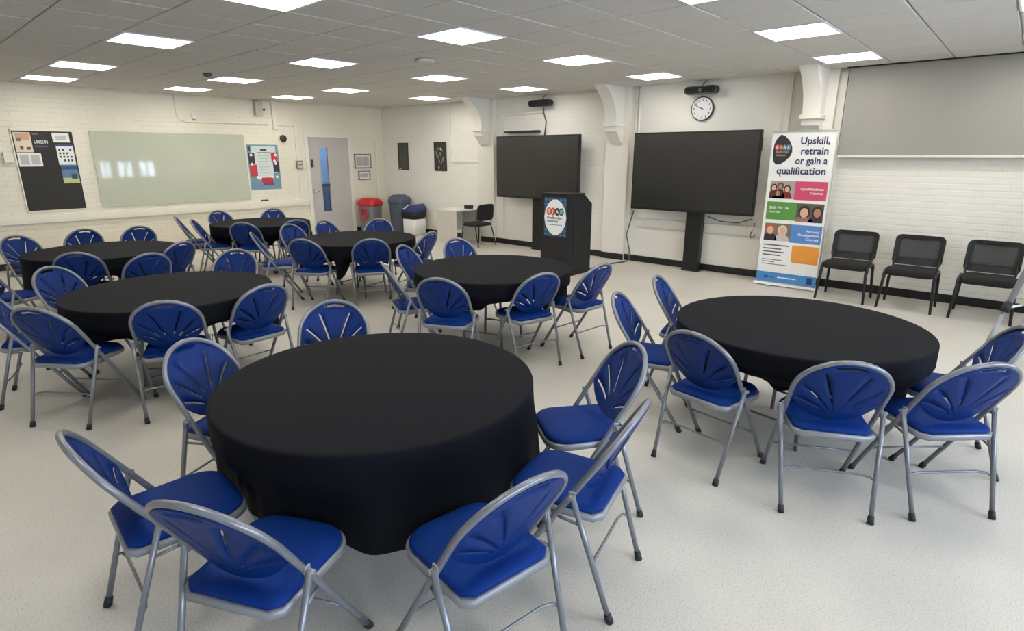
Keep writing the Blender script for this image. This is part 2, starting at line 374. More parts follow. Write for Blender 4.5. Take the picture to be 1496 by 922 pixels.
cl = thing('corridor_fill_light', 'square white ceiling light, unseen, added to brighten the corridor beyond the door', 'light', (cx + .8, 7.6, 2.6))  # added lamp, out of view, to brighten the corridor
MB().box(-.3, .3, -.3, .3, -.03, 0).build('diffuser', M['lamp'], cl)

# ------------------------------------------------------------------ blue folding chair
FT, ZT, HW, RT = 0.50, 0.84, 0.212, 0.0125
RUN = FT + 0.032
LT = hypot(RUN, ZT); SH = LT - HW
dv = Vector((-RUN / LT, 0, ZT / LT)); nv = Vector((ZT / LT, 0, RUN / LT))
def tp(u, s, w=0.0): return Vector((FT, u, 0)) + dv * s + nv * w
JS = 0.63 * LT; J = tp(0, JS)
def make_chair():
    t = thing('folding_chair', '', 'chair')
    pts = [tp(HW, s) for s in (0.014, .2, .4, .58, SH)] + [tp(HW * cos(a), SH + HW * sin(a)) for a in [pi * k / 20 for k in range(1, 20)]] + [tp(-HW, s) for s in (SH, .58, .4, .2, .014)]
    ff = MB().tube(pts, RT, 10).build('front_frame', M['steel'], t)
    for sg in (1, -1): MB().tube([tp(sg * HW, .0), tp(sg * HW, .04)], [.0165, .0150], 10).build('rubber_foot', M['rubber'], ff)
    for sg in (1, -1):
        foot = Vector((0, sg * .205, 0)); top = Vector((J.x - .002, sg * .2365, J.z + .004))
        q = (top - foot)
        lg = MB().tube([foot + q * .02, foot + q * .5, top], .0115, 10).build('leg', M['steel'], t)
        MB().tube([foot, foot + q * .07], [.0165, .0145], 10).build('rubber_foot', M['rubber'], lg)
        hb = MB(); hb.tube([(J.x, sg * .205, J.z - .004), (J.x, sg * .252, J.z - .004)], .009, 8); hb.box(J.x - .014, J.x + .014, min(sg * .222, sg * .230), max(sg * .222, sg * .230), J.z - .03, J.z + .014, c=.003)
        hb.build('hinge_bracket', M['rim'], t)
        MB().tube([(.135, sg * .225, .41), (.25, sg * .205, .408)], .007, 6).build('link_bar', M['steel'], t)
    # stretchers with bent ends
    z = .20; fx = J.x * z / J.z; y = .205 + (.238 - .205) * z / J.z
    MB().tube([(fx, y, z), (fx + .02, y - .02, z + .012), (fx + .03, y - .07, z + .016), (fx + .03, -y + .07, z + .016), (fx + .02, -y + .02, z + .012), (fx, -y, z)], .006, 8).build('stretcher', M['steel'], t)
    a = tp(HW, .24); MB().tube([a, (a.x, -HW, a.z)], .006, 8).build('stretcher', M['steel'], t)
    # seat: pad on a steel rim
    def outline(gr):
        x0, x1, wr, wf, r = .07 - gr, .475 + gr, .180 + gr, .192 + gr, .10
        o = [(x0 + .03, wr), (x0, wr - .035), (x0, -wr + .035), (x0 + .03, -wr)]
        for k in range(7): q = -pi / 2 + k / 6 * pi / 2; o.append((x1 - r + r * cos(q), -wf + r + r * sin(q)))
        for k in range(7): q = k / 6 * pi / 2; o.append((x1 - r + r * cos(q), wf - r + r * sin(q)))
        return o
    def ring(gr, z): return [(x, y, z) for x, y in outline(gr)]
    MB().loft([ring(.0, .402), ring(.008, .408), ring(.008, .432), ring(.002, .436)]).build('seat_frame', M['rim'], t)
    MB().loft([ring(-.004, .434), ring(.0, .446), ring(-.008, .458), ring(-.035, .466), ring(-.09, .469)]).build('seat_pad', M['vinyl'], t)
    # fan back: polar sheet with real slots and a hand hole
    HI = HW - .006; OC = .628; SB = .600
    def bound(th):
        dx, ds = sin(th), cos(th); lo, hi = 0.0, .5
        def inside(u, s):
            if abs(u) > HI: return False
            if s > SH: return u * u + (s - SH) ** 2 < HI * HI
            return s > SB + .105 * (abs(u) / HI) ** 2.6
        for _ in range(28):
            m_ = (lo + hi) / 2
            if inside(dx * m_, OC + ds * m_): lo = m_
            else: hi = m_
        return lo
    slots = [radians(v) for v in (-66, -44, -19, 19, 44, 66)]; hw_ = .021
    angs = set()
    for s_ in slots: angs.update((s_ - hw_, s_ + hw_))
    angs.update((radians(-11), radians(11), 0.0)); base = [radians(v) for v in range(-180, 180, 9)]
    for b_ in base:
        if all(abs(b_ - x) > .05 for x in angs): angs.add(b_)
    angs = sorted(angs); ts = [.12, .20, .27, .42, .58, .74, .87, .925, .972, 1.0]
    bm = bmesh.new(); grid = []
    def pos(th, t_):
        th2 = th - .24 * (1 - t_) * sin(th) * (1 if abs(th) < pi / 2 else abs(sin(th)))
        for s_ in slots:
            if abs(abs(th - s_) - hw_) < 1e-6:
                r0 = bound(th2) * t_; th2 += (1 if th > s_ else -1) * (min(.06, .0052 / max(r0, .03)) - hw_)
        r = bound(th2) * t_; u, s = r * sin(th2), OC + r * cos(th2)
        k = max(0.0, min(1.0, (s - SB) / (LT - SB)))
        w = -.052 * (1 - (u / HI) ** 2) * (1 - .80 * k) + .002
        if abs(th) < 1.4: w += .003 * cos((th) * 15.2) * (1 - t_) * t_ * 4
        return tp(u, s, w)
    cen = bm.verts.new(tp(0, OC, -.05 * .95))
    for th in angs: grid.append([bm.verts.new(pos(th, t_)) for t_ in ts])
    NA = len(angs)
    for i in range(NA):
        j = (i + 1) % NA; mid = (angs[i] + angs[j]) / 2 if j else pi
        bm.faces.new((cen, grid[i][0], grid[j][0]))
        isl = any(abs(mid - s_) < .01 for s_ in slots)
        for k in range(len(ts) - 1):
            if isl and 0.27 < (ts[k] + ts[k + 1]) / 2 < .87: continue
            if abs(mid) < radians(11) and .925 <= (ts[k] + ts[k + 1]) / 2 <= .972: continue
            bm.faces.new((grid[i][k], grid[i][k + 1], grid[j][k + 1], grid[j][k]))
    bmesh.ops.recalc_face_normals(bm, faces=bm.faces[:])
    bmesh.ops.solidify(bm, geom=bm.faces[:], thickness=.006)
    bmesh.ops.recalc_face_normals(bm, faces=bm.faces[:])
    MB().bm(bm, True).build('backrest', M['plastic'], t)
    return t

TABLES = {'1': (-2.16, 1.476), '2': (-0.955, 3.80), '3': (-3.672, 3.853), '4': (-4.965, 1.515), '5': (-7.654, 1.714), '6': (-6.36, 4.17), '7': (-9.03, 4.17)}
CH = {
 '2b': (-0.478, 2.905, 2.055), '2c': (0.003, 3.312, 2.335), '2a': (-1.215, 2.853, 1.424), '2d': (0.095, 4.120, -2.896), '2e': (-1.984, 3.342, 0.3), '2f': (-2.050, 4.044, 0.25),
 '1a': (-3.245, 1.910, -0.691), '1b': (-3.066, 0.967, 0.45), '1c': (-2.287, 0.32, 1.485), '1d': (-1.587, 0.441, 2.02), '1e': (-0.965, 1.15, 2.98), '1f': (-0.975, 1.815, -2.90), '1g': (-1.345, 2.426, -2.205),
 '3a': (-3.311, 2.868, 2.058), '3b': (-2.833, 3.558, 2.868), '3c': (-2.710, 4.224, 3.056), '3d': (-4.161, 2.988, 1.1), '3e': (-4.818, 3.701, 0.42), '3f': (-4.775, 4.423, -0.152),
 '6a': (-6.076, 3.253, 2.147), '6b': (-5.518, 3.784, 2.576), '6c': (-5.477, 4.620, -2.887), '6d': (-7.160, 5.080, -0.857), '6e': (-7.555, 4.403, 0.196), '6f': (-7.502, 3.848, 0.258), '6g': (-7.026, 3.129, 1.1),
 '7a': (-8.25, 3.54, 2.355), '7b': (-7.999, 4.202, 2.896), '7c': (-9.938, 4.828, -0.647), '7d': (-10.275, 4.023, 0.12), '7e': (-9.15, 3.22, 1.05), '7f': (-9.797, 3.213, 1.2),
 '5a': (-8.835, 1.135, 0.376), '5b': (-8.971, 1.835, -0.48), '5c': (-8.799, 2.407, -0.566), '5d': (-6.887, 2.256, -2.788), '5e': (-6.885, 1.300, 2.715), '5f': (-6.287, 1.757, -3.09), '5g': (-7.060, 0.543, 2.0),
 '4a': (-6.09, 0.958, 0.55), '4b': (-5.842, 2.406, -0.747), '4c': (-4.117, 1.186, 2.72), '4d': (-4.085, 1.852, -3.06), '4e': (-4.555, 0.588, 2.19), '4f': (-5.427, 0.44, 1.25)}
LB = {
 '1a': 'blue fan-back chair across the front table facing the camera, six bright slots showing',
 '1b': 'blue fan-back chair beside the front table, its raised back overlapping the far-left chairs',
 '1c': 'blue folding chair at front table seen side-on, left-hand of two overlapping nearest chairs',
 '1d': 'blue folding chair nearest the camera at bottom left, its back to us at front table',
 '1e': 'blue folding chair nearest the camera at the bottom right of the front table',
 '1f': 'blue folding chair at the front table, middle of the three along its right side',
 '1g': 'blue folding chair right of the front table with its whole seat in view',
 '2a': 'blue folding chair with its back to us, first of three before the banner-side table',
 '2b': 'blue folding chair seen squarely from behind, middle of three before the banner-side table',
 '2c': 'blue folding chair with its back to us, rightmost of three before the banner-side table',
 '2d': 'blue folding chair at the far right edge beside the silver easel legs',
 '2e': 'narrow side-on blue folding chair left of the banner-side table, nearer of the two',
 '2f': 'side-on blue folding chair behind the left end of the banner-side table, farther of two',
 '3a': 'blue folding chair with its back to us, left of the pair before lectern-side table',
 '3b': 'blue folding chair with its back to us, right of the pair before lectern-side table',
 '3c': 'blue folding chair alone on the right of the lectern-side table, below the black lectern',
 '3d': 'thin edge-on blue folding chair at the left front corner of the lectern-side table',
 '3e': 'blue folding chair at the left end of the lectern-side table, half hidden by its cloth',
 '3f': 'blue folding chair facing us behind lectern-side table, below the black side chair',
 '6a': 'blue folding chair with its back to us at the front left of the bin-side table',
 '6b': 'blue folding chair with its back to us at the front right of the bin-side table',
 '6c': 'blue folding chair turned sideways at the right end of the bin-side table, bright slots',
 '6d': 'blue folding chair behind the bin-side table, its back directly below the red-lidded bin',
 '6e': 'dark blue folding chair behind the bin-side table, right below the grey door, bright slots',
 '6f': 'blue folding chair left of the bin-side table, overlapping another hoop behind it',
 '6g': 'edge-on blue folding chair showing a pale diagonal tube, left front of the bin-side table',
 '7a': 'blue folding chair with its back to us, before the far whiteboard table, left one',
 '7b': 'blue folding chair with its back to us, right end of the far whiteboard table',
 '7c': 'dark blue folding chair behind the far whiteboard table, below the coloured wall poster',
 '7d': 'dark blue folding chair behind the left end of the far whiteboard table, facing us',
 '7e': 'blue folding chair turned side-on at the left front of the far whiteboard table',
 '7f': 'thin dark edge-on folding chair, outermost on the left of the far whiteboard table',
 '5a': 'dark blue folding chair facing us at the left end of the pinboard-side table',
 '5b': 'dark blue folding chair behind the pinboard-side table, first of two, below the glass board',
 '5c': 'dark blue folding chair behind the pinboard-side table, second of two, below the glass board',
 '5d': 'blue folding chair at the right end of pinboard-side table, sloping slot and hand hole',
 '5e': 'blue folding chair with its back to us, left one in front of the pinboard-side table',
 '5f': 'blue folding chair between the pinboard-side table and the left middle table, low rounded back',
 '5g': 'blue folding chair cut by the left frame edge in front of the pinboard-side table',
 '4a': 'blue folding chair at the left end of the left middle table, beside its cloth',
 '4b': 'bright blue folding chair behind the right part of the left middle table, facing us',
 '4c': 'blue folding chair seen squarely from behind, middle of those before the left middle table',
 '4d': 'blue folding chair angled at the right end of the left middle table, one bright slot',
 '4e': 'bright blue folding chair tilted-looking at the left front of the left middle table',
 '4f': 'blue folding chair at the left frame edge, partly hidden behind its blue neighbour'}
TN = {'1': 'front table', '2': 'banner-side table', '3': 'lectern-side table', '4': 'left middle table', '5': 'pinboard-side table', '6': 'bin-side table', '7': 'far whiteboard table'}
proto_chair = None
for k, (x, y, a) in CH.items():
    if proto_chair is None: proto_chair = c = make_chair()
    else: c = copy_tree(proto_chair)
    c.location = (x, y, 0); c.rotation_euler = (0, 0, a)
    tag(c, LB[k], 'chair', 'blue folding chairs round the ' + TN[k[0]])

# ------------------------------------------------------------------ round tables under black cloths
TL = {'1': ('nearest round folding table, standing under the large black cloth', 'large black cloth over the nearest round table in the middle foreground'),
 '2': ('round table on the right in front of the pull-up banner', 'black cloth on the round table in front of the pull-up banner'),
 '3': ('round table directly in front of the black lectern', 'black cloth on the round table in front of the black lectern'),
 '4': ('round table on the left behind the nearest table', 'black cloth on left middle round table, between the nearest and pinboard-side tables'),
 '5': ('round table closest to the charcoal pinboard at the left edge', 'black cloth on the leftmost round table, closest to the charcoal pinboard'),
 '6': ('round table in front of the three bins', 'black cloth on the round table in front of the bins and door'),
 '7': ('farthest round table under the glass whiteboard', 'black cloth on the farthest round table, below the coloured wall poster')}
RTOP, ZTOP, LC = 0.735, 0.735, 0.395
for k, (tx, ty) in TABLES.items():
    t = thing('round_table', TL[k][0], 'table', (tx, ty, 0), 0.4 + .5 * int(k), 'round banquet tables')
    MB().prism([(.715 * cos(q), .715 * sin(q)) for q in [2 * pi * i / 48 for i in range(48)]], 'z', ZTOP - .032, ZTOP - .006).build('table_top', M['board'], t)
    for sx in (-1, 1):
        for sy in (-1, 1): MB().tube([(sx * .20, sy * .16, ZTOP - .03), (sx * .24, sy * .20, 0.0)], .013, 8).build('leg', M['steel'], t)
        MB().tube([(sx * .232, -.19, .15), (sx * .232, .19, .15)], .008, 6).build('crossbar', M['steel'], t)
    # how far each chair seat pushes the hanging cloth in
    NA = 180; lim = [9.0] * NA
    for ck, (x, y, a) in CH.items():
        if hypot(x - tx, y - ty) > 1.7: continue
        ca, sa = cos(a), sin(a)
        for f in [.05 + i / 30 * .433 for i in range(31)]:
            for l in [-.205 + .41 * j / 24 for j in range(25)]:
                px, py = x + f * ca - l * sa - tx, y + f * sa + l * ca - ty
                i = int((atan2(py, px) % (2 * pi)) / (2 * pi) * NA) % NA; lim[i] = min(lim[i], hypot(px, py) - .022)
    lim = [max(.34, min(RTOP + .01, v)) for v in lim]
    lim = [min(lim[(i + d) % NA] for d in range(-1, 2)) for i in range(NA)]
    for _ in range(6): lim = [min(lim[i], (lim[i - 1] + lim[i] + lim[(i + 1) % NA]) / 3 + .012) for i in range(NA)]
    for _ in range(3): lim = [(lim[i - 1] + lim[i] + lim[(i + 1) % NA]) / 3 for i in range(NA)]
    b = MB(); rings = []
    ph = random.random() * 6
    for r in (.25, .5, .66, .715): rings.append([(r * cos(2 * pi * i / NA), r * sin(2 * pi * i / NA), ZTOP) for i in range(NA)])
    for e in (.25, .6, 1.0):
        q = e * pi / 2; rings.append([((RTOP - .012 + .012 * sin(q)) * cos(2 * pi * i / NA), (RTOP - .012 + .012 * sin(q)) * sin(2 * pi * i / NA), ZTOP - .012 + .012 * cos(q)) for i in range(NA)])
    NR = 14
    for rr in range(1, NR + 1):
        ring = []
        for i in range(NA):
            th = 2 * pi * i / NA; L = lim[i]; free = min(1.0, max(0.0, (L - .69) / .045))
            s = LC * rr / NR * (1 + .03 * sin(3 * th + ph))
            A_ = .12; d1 = hypot(RTOP - L, .118)
            if s < A_: r = RTOP; z = ZTOP - .012 - s
            elif s < A_ + d1: q = (s - A_) / d1; r = RTOP + (L - RTOP) * q; z = ZTOP - .012 - A_ - .118 * q
            else: r = L; z = ZTOP - .012 - A_ - .118 - (s - A_ - d1)
            fr_ = rr / NR
            r += free * (.012 * fr_ + (.010 * sin(9 * th + ph) + .008 * sin(17 * th + 2 * ph)) * fr_ ** 1.5) + (1 - free) * .006 * sin(31 * th) * fr_
            r = min(r, (RTOP if s < A_ else max(L, RTOP - (RTOP - L) * min(1, (s - A_) / d1))) + .03 * free + .004)
            ring.append((r * cos(th), r * sin(th), z))
        rings.append(ring)
    b.loft(rings, cap0=False, cap1=False)
    o = len(b.v); b.v.append((0, 0, ZTOP))
    for i in range(NA): b.f.append((o, i, (i + 1) % NA)); b.sm.append(True)
    c = b.build('tablecloth', M['cloth']); c.location = (tx, ty, 0)
    tag(c, TL[k][1], 'tablecloth', 'black round tablecloths')

# ------------------------------------------------------------------ mesh-back chairs along the wall (front = local +X)
def make_mesh_chair():
    t = thing('visitor_chair', '', 'chair')
    for sg in (1, -1):
        y = sg * .245
        MB().tube([(.47, sg * .268, 0), (.44, y, .36), (.42, y, .41)], [.014, .018, .018], 8).build('leg', M['blackp'], t)
        MB().tube([(-.02, sg * .262, 0), (.05, y, .36), (.065, y, .41)], [.014, .018, .018], 8).build('leg', M['blackp'], t)
        MB().tube([(.435, y, .39), (.40, y, .435), (.34, y, .445), (.13, y, .445), (.06, y, .42)], .019, 8).build('side_rail', M['blackp'], t)
        MB().tube([(.10, sg * .215, .43), (.055, sg * .225, .50), (.03, sg * .225, .58)], .012, 8).build('back_post', M['blackp'], t)
    def ring(g, z): return [(x + .255, y, z) for x, y in rrect(.43 + 2 * g, .46 + 2 * g, .06)]
    MB().loft([ring(-.02, .395), ring(0, .405), ring(0, .455), ring(-.015, .475), ring(-.07, .482)]).build('seat', M['blackf'], t)
    def bp(u, v):   # u lateral, v up the back, slight curve
        return Vector((.035 - .13 * (v - .5) - .045 * (1 - (u / .25) ** 2), u, v))
    oo = rrect(.50, .355, .06, 5, 0, .655); ii = rrect(.405, .235, .04, 5, 0, .675)
    ii = [(u, v - (.02 * (1 - (u / .2) ** 2) if v < .675 else 0)) for u, v in ii]
    n = len(oo); b = MB(); vs = []
    for w in (-.012, .012):
        for lst in (oo, ii): vs += [bp(u, v) + Vector((w, 0, 0)) for u, v in lst]
    fs = []
    for k in range(n):
        j = (k + 1) % n
        fs += [(k, j, n + j, n + k), (2 * n + k, 3 * n + k, 3 * n + j, 2 * n + j), (k, 2 * n + k, 2 * n + j, j), (n + k, n + j, 3 * n + j, 3 * n + k)]
    b.add(vs, fs).build('back_frame', M['blackp'], t)
    g = MB(); vs = []
    for a in range(9):
        for c in range(7):
            vs.append(bp(-.21 + .42 * a / 8, .535 + .265 * c / 6))
    g.add(vs, [(a * 7 + c, (a + 1) * 7 + c, (a + 1) * 7 + c + 1, a * 7 + c + 1) for a in range(8) for c in range(6)], True)
    mo = g.build('back_mesh', M['mesh'], t); so = mo.modifiers.new('s', 'SOLIDIFY'); so.thickness = .004; so.offset = 0
    return t
mc = None
for x, lb in ((-1.55, 'black mesh-back visitor chair against the wall, first of three, next to the banner'),
              (-.875, 'black mesh-back visitor chair against the wall, middle of the row of three'),
              (-.175, 'black mesh-back visitor chair against the wall, last of three, behind the silver easel legs')):
    mc = make_mesh_chair() if mc is None else copy_tree(mc)
    mc.location = (x, 8.335, -0.0); mc.rotation_euler = (0, 0, -pi / 2); tag(mc, lb, 'chair', 'black mesh-back chairs along the wall')

# black padded chair at the desk
t = thing('side_chair', 'black padded chair with thin metal legs at the small white desk', 'chair', (-7.93, 8.13, 0), pi)
for sg in (1, -1):
    MB().tube([(.45, sg * .25, 0), (.40, sg * .225, .40)], .011, 8).build('leg', M['blackp'], t)
    MB().tube([(-.05, sg * .25, 0), (.06, sg * .225, .40), (.03, sg * .19, .62)], .011, 8).build('leg', M['blackp'], t)
def ring(g, z): return [(x + .23, y, z) for x, y in rrect(.42 + 2 * g, .46 + 2 * g, .08)]
MB().loft([ring(-.02, .40), ring(0, .41), ring(0, .44), ring(-.03, .465)]).build('seat', M['blackf'], t)
rr = []
for w, g in ((-.025, -.03), (-.015, 0), (.015, 0), (.025, -.03)):
    rr.append([(.02 - .1 * (v - .5) - .03 * (1 - (u / .24) ** 2) + w, u, v) for u, v in rrect(.44 + 2 * g, .32 + 2 * g, .09, 5, 0, .675)])
MB().loft(rr).build('backrest', M['blackf'], t)
# small white desk
t = thing('desk', 'small white desk with solid side panel against the screen wall', 'desk', (-8.80, 8.24, 0))
MB().box(-.31, .31, -.36, .36, .665, .69, c=.003).build('desk_top', M['desk'], t)
for y in (-.35, .33): MB().box(-.29, .29, y, y + .02, .0, .665).build('side_panel', C8(206, 201, 188), t)
MB().box(-.27, -.25, -.33, .33, .2, .665).build('back_panel', M['desk'], t)
o = tag(MB().box(-.09, .09, -.05, .05, 0, .075, c=.01).build('desk_telephone', M['blackp']), 'small black telephone on the white desk beside the black chair', 'telephone'); o.location = (-8.60, 8.33, .692)

# ------------------------------------------------------------------ bins
def bin_(name, label, x, y, w, d, h, lidh, mb, ml, dome, extra=None, rz=0.0):
    t = thing(name, label, 'bin', (x, y, 0), rz, 'bins in the corner')
    def ring(s, z): return [(u * s, v * s, z) for u, v in rrect(w, d, .08)]
    MB().loft([ring(.78, 0), ring(.82, .03), ring(.96, h - lidh), ring(.96, h - lidh + .01)]).build('body', mb, t)
    MB().loft([ring(1.02, h - lidh), ring(1.05, h - lidh + .02), ring(1.05, h - lidh * .55), ring(.93, h - lidh * .25 * dome), ring(.6, h), ring(.3, h + .005)]).build('lid', ml, t)
    if extra: extra(t)
    return t
def red_x(t):
    b = MB(); b.tube([(.1 * cos(a), -.225, .47 + .1 * sin(a)) for a in [2 * pi * i / 20 for i in range(20)]], .014, 6, closed=True); b.box(-.1, .1, -.236, -.226, .33, .35)
    b.box(-.03, .03, -.236, -.226, .43, .51); b.build('emblem', M['binred'], t)
bin_('recycling_bin', 'grey bin with a red lid beside the door, emblem on its front', -11.42, 7.88, .47, .40, .80, .17, M['bingrey'], M['binred'], 1.0, red_x, .25)
bin_('recycling_bin', 'tall slate-blue bin with domed lid, standing between the red and white bins', -10.93, 8.36, .42, .40, .87, .20, M['bindark'], M['bindark'], 1.0, None, .2)
t = thing('pedal_bin', 'small white bin with blue swing flap and black collar', 'bin', (-10.42, 8.36, 0), .1, 'bins in the corner')
MB().loft([[(u * s, v * s, z) for u, v in rrect(.40, .38, .05)] for s, z in ((.9, 0), (1, .02), (1, .36))]).build('body', M['desk'], t)
MB().loft([[(u * s, v * s, z) for u, v in rrect(.42, .40, .07)] for s, z in ((.8, .35), (1.03, .42), (1.04, .52))]).build('collar', M['blackp'], t)
MB().prism([(-.21, .52), (.21, .52), (.21, .60), (.12, .69), (.02, .66), (-.12, .56), (-.21, .58)], 'y', -.2, .2).build('lid', M['binblue'], t)
MB().prism([(-.20, .585), (-.12, .567), (.02, .667), (-.02, .68), (-.13, .61)], 'y', -.17, .17).build('swing_flap', M['paper'], t)

# ------------------------------------------------------------------ lectern
t = thing('lectern', 'black box lectern with sloping rear corner standing before the screens', 'lectern', (-5.225, 7.12, 0))
MB().prism([(-.265, .05), (-.265, 1.195), (.07, 1.195), (.28, 1.05), (.28, .05)], 'x', -.275, .275).build('body', M['lect'], t)
MB().box(-.285, .285, -.30, .30, 0, .055, c=.008).build('plinth', M['blackp'], t)
MB().box(-.282, .282, -.275, .08, 1.195, 1.215, c=.004).build('top_board', M['blackp'], t)
MB().box(.276, .281, -.20, .22, .18, .98).build('access_panel', M['lect'], t)
b = MB(); b.box(.281, .287, -.12, -.08, .55, .62); b.build('lock_plate', M['blackp'], t)
# poster on the lectern
PX0, PX1, PZ0, PZ1, PY = -5.435, -5.015, .575, 1.15, 6.85
t = thing('poster', 'poster on the lectern front, coloured circles on a white oval', 'poster', (0, 0, 0))
MB().box(PX0, PX1, PY - .003, PY + .004, PZ0, PZ1).build('sheet', C8(38, 66, 92), t)
b = MB(); cx, cz = (PX0 + PX1) / 2, (PZ0 + PZ1) / 2
for i in range(6):
    for j in range(9):
        px, pz = PX0 + .035 + i * .07, PZ0 + .032 + j * .064
        if ((px - cx) / .20) ** 2 + ((pz - cz) / .27) ** 2 > 1.0: b.prism([(px + .026 * cos(q), pz + .026 * sin(q)) for q in [pi / 3 * z for z in range(6)]], 'y', PY - .004, PY - .002)
b.build('pattern', C8(74, 110, 136), t)
ov = [(cx + .195 * cos(q) * (1 + .05 * cos(2 * q)), cz + .27 * sin(q)) for q in [2 * pi * i / 14 for i in range(14)]]
MB().prism(ov, 'y', PY - .006, PY - .002).build('oval', M['white'], t)
for i, (ch, col) in enumerate((('R', (228, 92, 52)), ('I', (196, 84, 40)), ('A', (44, 48, 44)), ('E', (36, 110, 116)))):
    x = cx - .115 + .077 * i
    MB().prism([(x + .045 * cos(q), cz + .085 + .058 * sin(q)) for q in [2 * pi * z / 16 for z in range(16)]], 'y', PY - .008 - .0004 * i, PY - .005).build('logo_disc', C8(*col), t)
    text(ch, .075, (x, PY - .0095, cz + .06), (1, 0, 0), (0, 0, 1), M['white'], t, align='CENTER', bold=.001)
text('Redbridge', .052, (cx - .15, PY - .0065, cz - .022), (1, 0, 0), (0, 0, 1), C8(60, 62, 62), t, bold=.0006, width=.27)
text('Institute', .052, (cx - .15, PY - .0065, cz - .072), (1, 0, 0), (0, 0, 1), C8(60, 62, 62), t, bold=.0006, width=.20)
b = MB(); b.box(cx - .15, cx + .13, PY - .0075, PY - .005, cz - .115, cz - .106); b.build('small_print', C8(120, 116, 112), t)

# ------------------------------------------------------------------ big screens on column stands
def tv(label, x0, x1, z0, z1, yf, colx, with_strip):
    t = thing('flat_screen', label, 'screen', ((x0 + x1) / 2, yf, 0), 0, 'large screens on column stands')
    w = (x1 - x0) / 2
    MB().box(-w, w, .0, .075, z0, z1, c=.006).build('casing', M['blackp'], t)
    MB().box(-w + .022, w - .022, -.003, .004, z0 + .035, z1 - .022).build('display', M['screen'], t)
    c = colx - (x0 + x1) / 2
    MB().box(c - .125, c + .125, .08, .20, .03, z1 - .3, c=.008).build('column', M['blackp'], t)
    MB().box(c - .135, c + .135, .07, .21, 0, .03, c=.006).build('base_plate', M['blackp'], t)
    MB().box(-.5, .5, .074, .085, z0 + .3, z1 - .25).build('mount_bracket', M['blackp'], t)
    b = MB(); b.box(w, w + .012, .01, .06, z1 - .28, z1 - .10, c=.003); b.build('side_port_cover', M['blackp'], t)
    if with_strip: MB().box(w - .42, w - .03, -.006, .0, z0 + .012, z0 + .024).build('button_strip', M['alu'], t)
tv('large black screen on a column stand directly behind the lectern', -7.87, -5.93, .965, 2.105, 8.40, -6.90, True)
tv('large black screen on a column stand below the wall clock', -4.85, -2.885, .915, 2.095, 8.38, -3.79, False)

# video bars and clock
def bar(label, xc, z):
    t = thing('video_bar', label, 'camera', (xc, YW, z), 0, 'video bars above the screens')
    MB().prism(rrect(.50, .115, .055, 6), 'y', -.19, -.085).build('housing', M['blackp'], t)
    MB().prism(rrect(.46, .085, .042, 6), 'y', -.194, -.188).build('grille', M['blackf'], t)
    MB().prism([(.028 * cos(q), .028 * sin(q)) for q in [2 * pi * i / 16 for i in range(16)]], 'y', -.20, -.192).build('lens', M['blackp'], t)
    MB().box(-.06, .06, -.09, 0, -.03, .03).build('wall_bracket', M['blackp'], t)
    MB().tube([(-.05, -.06, .05), (-.02, -.03, .10), (.02, -.015, ZC - z)], .006, 6).build('lead', M['cable'], t)
bar('black video bar high on the wall above the screen behind the lectern', -6.90, 2.66)
bar('black video bar high on the wall right above the round clock', -3.87, 2.675)
tag(MB().tube([(-6.93, YW - .02, 2.60), (-6.91, YW - .03, 2.5), (-6.86, YW - .02, 2.35), (-6.88, YW - .03, 2.1)], .011, 8).build('video_cable', M['cable']), 'dark cable hanging from video bar down behind the lectern-side screen', 'cable')
t = thing('wall_clock', 'round white wall clock with thin dark rim above the screen', 'clock', (-3.885, YW, 2.425))
circ = lambda r, n=40: [(r * cos(2 * pi * i / n), r * sin(2 * pi * i / n)) for i in range(n)]
MB().prism(circ(.172), 'y', -.035, 0).build('case', C8(40, 40, 40), t); MB().prism(circ(.158), 'y', -.037, -.03).build('dial', M['white'], t)
for hnum in range(12):
    q = pi / 2 - 2 * pi * (hnum + 1) / 12
    text(str(hnum + 1), .042, (.126 * cos(q), -.0375, .126 * sin(q) - .015), (1, 0, 0), (0, 0, 1), M['rubber'], t, name='numeral', align='CENTER', bold=.0008)
def hand(ang, l, w, nm, y):
    q = pi / 2 - ang; d = Vector((cos(q), 0, sin(q))); n = Vector((-sin(q), 0, cos(q)))
    a = [d * -.02 + n * w, d * l + n * w * .6, d * l - n * w * .6, d * -.02 - n * w]
    MB().prism([(v.x, v.z) for v in a], 'y', y - .002, y).build(nm, M['rubber'], t)
hand(2 * pi * 49 / 60, .115, .005, 'minute_hand', -.041); hand(2 * pi * (9 + 49 / 60) / 12, .08, .007, 'hour_hand', -.0385)

# ------------------------------------------------------------------ pull-up banner
BX, BY = -2.70, 8.27; BW = .775
t = thing('pull_up_banner', 'tall printed pull-up banner standing between the screen and visitor chairs', 'banner', (BX, BY, 0))
MB().box(0, BW, .0, .004, .05, 2.05).build('print_sheet', M['white'], t)
MB().box(-.01, BW + .01, -.008, .012, 2.043, 2.065, c=.003).build('top_rail', M['alu'], t)
MB().prism([(-.05, .012), (-.035, .045), (.02, .06), (.08, .045), (.09, .012)], 'x', -.02, BW + .02).build('base_cassette', M['alu'], t)
for x in (.2, BW - .2): MB().box(x - .03, x + .03, -.13, .15, 0, .012).build('foot', M['alu'], t)
MB().tube([(BW / 2, .03, .05), (BW / 2, .03, 2.05)], .009, 8).build('support_pole', M['alu'], t)
def pr(nm, poly, col, lay=1): return MB().prism([(x - BX, z) for x, z in poly], 'y', -.0009 * lay, .001).build(nm, C8(*col), t)
def rc(x0, x1, z0, z1): return [(x0, z0), (x1, z0), (x1, z1), (x0, z1)]
def bt(s, size, x, z, col, align='RIGHT', bold=.0, width=None): return text(s, size, (x - BX, -.0028, z), (1, 0, 0), (0, 0, 1), C8(*col) if col else M['white'], t, align=align, bold=bold, width=width, depth=.0012)
